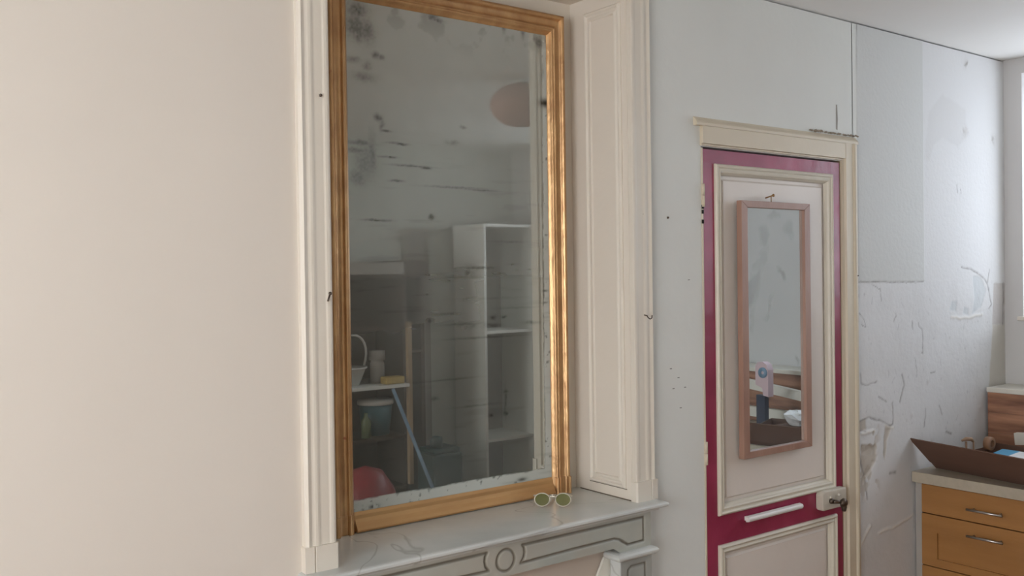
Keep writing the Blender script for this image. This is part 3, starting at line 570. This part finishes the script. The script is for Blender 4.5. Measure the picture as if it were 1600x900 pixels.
grid_obj('mirror_glass', np.linspace(x0+.028, x1-.028, 60), np.linspace(z0+.019, z1-.019, 160), lambda X, Z: (X, -.019+0*X, Z), stone, M['newmirror'], sm)
b = MB(); b.box(x0+.004, x1-.004, -.0185, -.008, z0+.004, z1-.004); b.build('backboard', M['card'], sm)
b = MB(); b.tube([(2.5, -.0, 1.944), (2.5, -.030, 1.950)], .0022, 8); b.lathe([(0, -.003), (.005, -.002), (.005, .001), (0, .002)], (2.5, -.031, 1.950), 12, 'y'); b.tube([(2.5, -.022, 1.948), (2.503, -.02, 1.930)], .0016, 6)
tag(b.build('nail', M['brass']), 'brass nail in the door that carries the narrow mirror', 'nail')

# nails and hooks in the surround
b = MB(); b.tube([(.935, -.018, 1.652), (.925, -.050, 1.668)], .0022, 8); b.tube([(.925, -.050, 1.668), (.9245, -.052, 1.669)], .004, 8)
tag(b.build('nail', M['iron']), 'bent dark nail sticking out of the left pilaster', 'nail')
b = MB(); b.tube([(1.926, -.012, 1.585), (1.924, -.030, 1.583), (1.924, -.033, 1.578), (1.930, -.036, 1.573), (1.937, -.036, 1.576), (1.938, -.036, 1.584)], .0016, 8)
tag(b.build('cup_hook', M['iron']), 'small dark metal cup hook screwed into the right pilaster', 'hook')
for (x, z, l, yy) in ((.925, 2.11, 'tiny dark nail head high on the left pilaster', -.018), (1.928, 1.874, 'tiny dark nail head above the cup hook on the right pilaster', -.014), (2.044, 1.868, 'small dark nail in the wall between right pilaster and door', 0)):
    b = MB(); b.lathe([(0, -.004), (.003, -.0035), (.0035, -.001), (.003, .003)], (x, yy, z), 10, 'y'); tag(b.build('nail', M['iron']), l, 'nail')
b = MB()
for x, z in ((2.132, 1.683), (2.082, 1.391), (2.06, 1.36), (2.11, 1.36), (2.09, 1.30), (2.05, 1.42)): b.box(x-.004, x+.004, -.0012, .001, z-.0015, z+.0015)
struct(b.build('trim_8', mat('wall specks', srgb(150, 148, 144), .8)), 'small chips in the paint left of the door')

# ================================================================== KITCHEN UNITS UNDER THE WINDOW
def cabinet(y1, wd, lab):
    y0 = y1-wd; e = empty('base_cabinet', (3.62, (y0+y1)/2, 0), lab, 'cabinet', 'beech kitchen base cabinets under the window')
    b = MB(); b.box(3.380, 3.90, y0+.001, y1-.001, .10, .898); b.build('body', M['ltwood'], e)
    b = MB(); b.box(3.42, 3.88, y0+.01, y1-.01, 0, .10); b.build('plinth', M['brownwood'], e)
    b = MB(); b.box(3.361, 3.3795, y0+.002, y1-.002, .789, .896); f = b.build('drawer', M['ltwood'], e, bevel=.0015)
    yc = (y0+y1)/2
    hb = MB(); hb.tube([(3.336, yc-.064, .836), (3.336, yc+.064, .836)], .0045, 10); hb.tube([(3.336, yc-.048, .836), (3.362, yc-.048, .836)], .0035, 8); hb.tube([(3.336, yc+.048, .836), (3.362, yc+.048, .836)], .0035, 8)
    hb.build('handle', M['chrome'], f)
    for z0, z1 in ((.592, .785), (.12, .588)):
        b = MB(); b.box(3.361, 3.3795, y0+.002, y0+.062, z0, z1); b.box(3.361, 3.3795, y1-.062, y1-.002, z0, z1)
        b.box(3.3612, 3.3795, y0+.062, y1-.062, z1-.066, z1); b.box(3.3612, 3.3795, y0+.062, y1-.062, z0, z0+(.03 if z0 > .5 else .06)); b.box(3.369, 3.3795, y0+.06, y1-.06, z0+.02, z1-.06)
        f = b.build('drawer', M['ltwood'], e)
        if z0 > .5 or True:
            hz = z1-.045
            hb = MB(); hb.tube([(3.336, yc-.064, hz), (3.336, yc+.064, hz)], .0045, 10); hb.tube([(3.336, yc-.048, hz), (3.362, yc-.048, hz)], .0035, 8); hb.tube([(3.336, yc+.048, hz), (3.362, yc+.048, hz)], .0035, 8)
            hb.build('handle', M['chrome'], f)
cabinet(-.034, .50, 'beech kitchen base cabinet in the corner with three drawers and steel handles')
cabinet(-.534, .50, 'second beech base cabinet from the corner, out of view')
cabinet(-1.034, .50, 'third beech base cabinet from the corner, out of view')
b = MB(); b.box(3.372, 3.90, -.033, -.006, 0, .898); tag(b.build('filler_panel', mat('grey filler', srgb(170, 165, 158), .6)), 'narrow pale filler panel between corner cabinet and wall', 'panel')
b = MB(); b.box(3.345, 3.9185, -1.56, -.006, .900, .940); tag(b.build('worktop', M['worktop'], bevel=.002), 'beige stone effect worktop running over the beech cabinets', 'worktop')
# boxed-in ledge: reddish boards with a white top
e = empty('ledge_box', (4.0, -1.2, 0), 'reddish wooden boxing along the window wall with a cream top board', 'ledge')
b = MB(); b.box(3.912, 4.0995, -2.42, -.010, 1.193, 1.214); b.build('top_board', M['board'], e, bevel=.003)
zz = .0
for i, (za, zb) in enumerate(((0, .94), (.941, 1.025), (1.026, 1.110), (1.111, 1.192))):
    b = MB(); b.box(3.920, 3.938, -2.40, -.012, za, zb); b.build('plank', M['redwood'], e)

# open carton with splayed front flap, slightly turned
P0 = Vector((3.44, -.03)); P1 = Vector((3.315, -.86)); dv = (P1-P0).normalized(); nv = Vector((-dv.y, dv.x)); nv = nv if nv.x > 0 else -nv
zb = .943; L = (P1-P0).length; WD = .34
def cp2(u, v, z): q = P0+dv*u+nv*v; return (q.x, q.y, z)
cb = empty('cardboard_box', (P0.x, P0.y, zb), 'open shallow brown cardboard box with a splayed front flap on the worktop', 'box')
def sheet(q, t, name, m=M['card'], parent=cb):
    q = [Vector(p) for p in q]; n = (q[1]-q[0]).cross(q[2]-q[0]).normalized()*t; b = MB(); b.hexa([p for p in q], [p+n for p in q]); return b.build(name, m, parent)
sheet([cp2(0, 0.035, zb), cp2(L, 0.035, zb), cp2(L, WD, zb), cp2(0, WD, zb)], .004, 'base')
sheet([cp2(0, .03, zb), cp2(L, .03, zb), cp2(L, .0, zb+.022), cp2(0, .0, zb+.026)], .003, 'front_side')
sheet([cp2(0, WD, zb), cp2(L, WD, zb), cp2(L, WD, zb+.07), cp2(0, WD, zb+.07)], .003, 'back_side')
sheet([cp2(0, .035, zb), cp2(0, WD, zb), cp2(0, WD, zb+.05), cp2(0, .005, zb+.03)], .003, 'end_side')
sheet([cp2(L, .035, zb), cp2(L, WD, zb), cp2(L, WD, zb+.07), cp2(L, .005, zb+.03)], .003, 'end_side')
sheet([cp2(-.000, -.002, zb+.026), cp2(L, -.002, zb+.022), cp2(L+.14, -.098, zb+.112), cp2(-.022, -.092, zb+.122)], .004, 'flap')
# things in and behind the carton
b = MB(); b.hexa([(3.56, -.19, .979), (3.72, -.17, .979), (3.74, -.30, .979), (3.58, -.32, .979)], [(3.56, -.19, .997), (3.72, -.17, 1.0), (3.74, -.30, .997), (3.58, -.32, .995)])
pk = b.build('packet', M['paper']); tag(pk, 'flat white and blue printed packet in the cardboard box', 'packet')
b = MB(); b.hexa([(3.558, -.187, .9965), (3.718, -.167, .9995), (3.728, -.228, .9985), (3.568, -.240, .9958)], [(3.558, -.187, .9985), (3.718, -.167, 1.0015), (3.728, -.228, 1.0), (3.568, -.240, .9978)]); b.build('blue_label', M['blue'], pk)
b = MB(); b.hexa([(3.53, -.12, .9505), (3.72, -.12, .9505), (3.74, -.40, .9505), (3.53, -.40, .9505)], [(3.53, -.12, .978), (3.72, -.12, .978), (3.74, -.40, .978), (3.53, -.40, .978)])
tag(b.build('offcut', M['midwood'], bevel=.002), 'flat timber offcut under the printed packet in the box', 'wood')
b = MB(); b.lathe([(.014, -.012), (.026, -.012), (.026, .012), (.014, .012), (.014, -.012)], (3.66, -.145, 1.0270), 24, 'y')
o = b.build('tape_roll', mat('brown tape', srgb(150, 112, 84), .4)); tag(o, 'brown roll of parcel tape standing in the cardboard box', 'tape')
b = MB(); b.tube([(3.62, -.075, .948), (3.62, -.075, 1.030)], .004, 8); b.tube([(3.605, -.065, 1.033), (3.62, -.075, 1.040), (3.635, -.088, 1.039), (3.64, -.094, 1.028)], [.004, .008, .008, .004], 8); b.tube([(3.640, -.094, 1.03), (3.640, -.094, .948)], .0035, 8)
tag(b.build('bracket', mat('tan plastic', srgb(160, 130, 105), .5)), 'small tan hooked bracket standing up behind the box flap', 'bracket')
def moulding(a, c, s, name, lab, m=M['board']):
    a = Vector(a); c = Vector(c); t = (c-a).normalized(); u = Vector((0, 0, 1)); u = (u-t*u.dot(t)).normalized(); v = t.cross(u)
    pr = [(-.5, 0), (-.5, .25), (-.42, .3), (-.35, .55), (-.2, .68), (-.1, .7), (-.05, .9), (.15, 1), (.5, 1), (.5, 0)]
    n = len(pr); vs = [a+u*(p*s[0])+v*(q*s[1]) for p, q in pr]+[c+u*(p*s[0])+v*(q*s[1]) for p, q in pr]
    b = MB(); b.add(vs, [tuple(range(n))[::-1], tuple(range(n, 2*n))]+[(i, (i+1) % n, (i+1) % n+n, i+n) for i in range(n)]); o = b.build(name, m)
    tag(o, lab, 'moulding', 'loose cream mouldings on the worktop'); return o
moulding((3.81, -.170, 1.030), (3.875, -1.56, 1.165), (.046, -.03), 'wood_moulding', 'upper loose cream moulding, its cut end above the cardboard box')
moulding((3.85, -.55, .985), (3.86, -1.53, 1.00), (.05, -.03), 'wood_moulding', 'lower loose cream moulding behind the box, seen in the narrow mirror')
b = MB(); b.box(3.74, 3.79, -.80, -.26, .9402, .9602) if False else b.box(3.83, 3.90, -1.55, -1.49, .9405, .972)
tag(b.build('timber_block', M['midwood']), 'timber block under the far end of the lower moulding', 'wood')
b = MB(); b.hexa([(3.845, -1.548, 1.0265), (3.905, -1.548, 1.0265), (3.905, -1.52, 1.0265), (3.845, -1.52, 1.0265)], [(3.845, -1.548, 1.140), (3.905, -1.548, 1.140), (3.905, -1.52, 1.136), (3.845, -1.52, 1.136)]); tag(b.build('timber_block', M['midwood']), 'upright timber block under the far end of the upper moulding', 'wood')
# pink dispenser, only seen in the narrow mirror
pd = empty('tape_dispenser', (3.70, -.99, .95), 'pale pink hooped tape dispenser with a dark handle, seen in the narrow mirror', 'dispenser')
b = MB(); b.prof_x([(-.955, 1.105), (-.955, 1.235), (-.965, 1.26), (-.985, 1.272), (-1.015, 1.27), (-1.03, 1.25), (-1.03, 1.16), (-.99, 1.145), (-.985, 1.11)], 3.68, 3.72); b.build('body', M['pink'], pd)
b = MB(); b.lathe([(.008, -.024), (.026, -.024), (.026, .024), (.008, .024)], (0, 0, 0), 20); o = b.build('roll', M['bluegrey'], None); o.parent = pd; o.rotation_euler = (0, PI/2, 0); o.location = (-.0, .005, .27)
b = MB(); b.box(3.685, 3.715, -1.03, -.98, .9475, 1.11); b.build('handle', M['navy'], pd)
b = MB(); rr = np.random.default_rng(5); vs = []
for i in range(7):
    for k in range(10):
        a = 2*PI*k/10; r = .05*math.sin(PI*i/6)**.6*(1+.5*rr.random()); vs.append((3.56+r*math.cos(a)*.8, -.70+r*math.sin(a), 1.010+.045*(1-math.cos(PI*i/6))/2*1.4*(1+.2*rr.random())))
b.add(vs, [(i*10+k, i*10+(k+1) % 10, (i+1)*10+(k+1) % 10, (i+1)*10+k) for i in range(6) for k in range(10)]); tag(b.build('crumpled_tissue', M['paper']), 'crumpled white tissue on the box contents, seen in the narrow mirror', 'tissue')
b = MB(); b.box(3.50, 3.62, -.78, -.60, .9478, 1.012); tag(b.build('carton', M['card']), 'small brown carton under the white tissue inside the open box', 'box')

# ================================================================== THE ROOM BEHIND, SEEN IN THE GILT MIRROR
u = empty('tall_shelf_unit', (3.76, -2.83, 0), 'tall open white shelf unit against the rear wall, reflected in the gilt mirror', 'shelf unit')
for nm, q, m_ in (('side', (3.555, 3.573, -3.01, -2.65, 0, 2.05), 'unitwhite'), ('side', (3.952, 3.970, -3.01, -2.65, 0, 2.05), 'unitwhite'), ('top', (3.573, 3.952, -3.01, -2.65, 2.032, 2.05), 'unitwhite'),
                  ('shelf', (3.573, 3.952, -3.00, -2.652, 1.325, 1.343), 'unitwhite'), ('shelf', (3.573, 3.952, -3.00, -2.652, .610, .628), 'unitwhite'), ('shelf', (3.573, 3.952, -3.00, -2.652, .05, .068), 'unitwhite'), ('back', (3.573, 3.952, -3.02, -3.008, 0, 2.05), 'unitback')):
    b = MB(); b.box(*q); b.build(nm, M[m_], u)
ds = empty('storage_shelf', (2.75, -2.83, 0), 'dark brown storage shelving full of things, reflected at the left of the gilt mirror', 'shelving')
for nm, q in (('side', (2.30, 2.325, -3.03, -2.65, 0, 1.70)), ('side', (2.955, 2.98, -3.03, -2.68, 0, 1.70)), ('side', (3.085, 3.11, -3.03, -2.68, 0, 1.70)), ('top', (2.30, 3.14, -3.03, -2.65, 1.70, 1.725)),
              ('back', (2.30, 3.11, -3.045, -3.03, 0, 1.70)), ('shelf', (2.98, 3.085, -3.03, -2.68, 1.235, 1.25)), ('shelf', (2.325, 2.955, -3.03, -2.66, 1.39, 1.405)), ('shelf', (2.325, 2.955, -3.03, -2.65, .715, .735)), ('shelf', (2.325, 2.955, -3.03, -2.66, .40, .42))):
    b = MB(); b.box(*q); b.build(nm, M['brownwood'], ds)
b = MB(); b.box(2.32, 2.95, -3.03, -2.60, 1.035, 1.055); tag(b.build('shelf', M['unitwhite'], ds), 'pale shelf board')
b = MB(); b.box(2.955, 2.982, -2.649, -2.62, .43, 1.43); tag(b.build('timber_batten', M['midwood']), 'upright pale timber batten on the front of the dark shelving', 'timber')
b = MB(); b.box(2.45, 2.94, -2.95, -2.63, 1.7255, 1.80); tag(b.build('storage_box', M['unitback']), 'grey flat box lying on top of the dark shelving', 'box')
b = MB(); b.box(2.945, 3.14, -2.98, -2.66, 1.7255, 1.81); tag(b.build('storage_box', M['brownwood']), 'dark brown box on the right of the dark shelving top', 'box')
bs = MB(); bs.lathe([(0, 0), (.10, 0), (.14, .10), (.148, .10), (.148, .11), (.135, .105), (.095, .008), (0, .008)], (2.60, -2.80, 1.056), 28); o = bs.build('basin', M['whiteplastic']); tag(o, 'white plastic basin with a hooped handle on the pale shelf', 'basin')
b = MB(); b.tube([(2.60+.145*math.cos(a), -2.80+.145*math.sin(a)*.9, 1.165+.20*math.sin(a)) for a in [PI*i/16 for i in range(17)]], .007, 8); b.build('handle', M['whiteplastic'], o)
b = MB(); b.lathe([(0, 0), (.045, 0), (.045, .12), (.035, .14), (.05, .142), (.05, .20), (0, .20)], (2.815, -2.76, 1.056), 20); tag(b.build('jar', M['unitback']), 'grey lidded jar on the pale shelf beside the basin', 'jar')
b = MB(); b.box(2.80, 2.93, -2.70, -2.62, 1.0555, 1.10); tag(b.build('sponge', M['yellow'], bevel=.008), 'yellow sponge on the pale shelf in front of the jar', 'sponge')
bu = MB(); bu.lathe([(0, 0), (.085, 0), (.105, .185), (0, .185)], (2.82, -2.80, .7355), 28); o = bu.build('bucket', M['teal']); tag(o, 'teal bucket with a white lid on the lower shelf', 'bucket')
b = MB(); b.lathe([(0, .186), (.112, .186), (.114, .20), (.108, .215), (0, .215)], (2.82, -2.80, .7355), 28); b.build('lid', M['whiteplastic'], o)
b = MB(); b.lathe([(0, 0), (.03, 0), (.03, .10), (.012, .13), (.012, .15), (0, .15)], (2.70, -2.70, .7355), 16); tag(b.build('bottle', mat('pale green plastic', srgb(112, 126, 92), .4)), 'pale green bottle beside the teal bucket', 'bottle')
b = MB(); b.tube([(2.84, -2.614, 1.03), (3.095, -2.30, .05)], .011, 10); b2 = MB(); o = b.build('broom', M['bluegrey']); tag(o, 'blue grey broom handle leaning against the dark shelving', 'broom')
b = MB(); b.box(3.03, 3.15, -2.33, -2.24, .0, .06); b.build('head', M['navy'], o)
b = MB(); b.box(3.03, 3.24, -2.66, -2.46, .345, .62); o = b.build('crate', M['greybox'], bevel=.012); tag(o, 'dark green plastic crate stacked right of the broom', 'crate')
b = MB(); b.box(3.04, 3.23, -2.65, -2.47, .621, .65); b.build('lid', M['greybox'], o, bevel=.006)
b = MB(); b.lathe([(0, 0), (.04, 0), (.04, .06), (0, .07)], (3.11, -2.56, .6505), 16); b.build('cap', M['greybox'], o)
b = MB(); b.box(3.155, 3.34, -2.66, -2.30, .0, .344) if False else b.box(3.17, 3.40, -2.64, -2.38, 0, .343); tag(b.build('crate', M['greybox'], bevel=.01), 'lower dark green crate beside the broom', 'crate')
b = MB(); b.box(3.02, 3.165, -2.66, -2.50, 0, .343); tag(b.build('crate', M['greybox'], bevel=.01), 'narrow dark crate under the stacked crate', 'crate')
rb = MB(); rb.lathe([(0, 0), (.19, 0), (.21, .05), (.21, .30), (.19, .45), (.15, .60), (.09, .69), (0, .72)], (2.33, -2.02, 0), 32)
for s_ in (1,): o = rb.build('red_bag', M['red']); tag(o, 'red rounded laundry bag on the floor before the shelving', 'bag')
# pendant lamp
lp = empty('pendant_lamp', (2.61, -1.00, ZC), 'round salmon paper pendant lamp hung below the ceiling, reflected in the gilt mirror', 'lamp')
b = MB(); b.lathe([(.02, .095), (.06, .090)]+[(.142*math.cos(a), .098*math.sin(a)) for a in [PI/2.6-i*(PI/1.3)/14 for i in range(15)]]+[(.02, -.095)], (2.61, -1.00, 2.476), 32); b.build('lamp_shade', M['salmon'], lp)
b = MB(); b.tube([(2.61, -1.00, ZC), (2.61, -1.00, 2.54)], .004, 8); b.lathe([(0, 0), (.03, 0), (.03, -.015), (0, -.015)], (2.61, -1.00, ZC-.001), 16); b.build('cord', M['whiteplastic'], lp)
cbm = MB(); cbm.tube([(2.70, -3.04, 1.925), (3.4, -3.035, 2.02), (4.095, -3.04, 2.14)], .007, 8); tag(cbm.build('wall_cable', M['whiteplastic']), 'thin white cable slanting across the rear wall above the shelving', 'cable')
b = MB(); b.box(3.19, 3.35, YF, YF+.06, 0, 2.03); struct(b.build('trim_9', M['unitback']), 'grey boxed pipe casing on the rear wall')
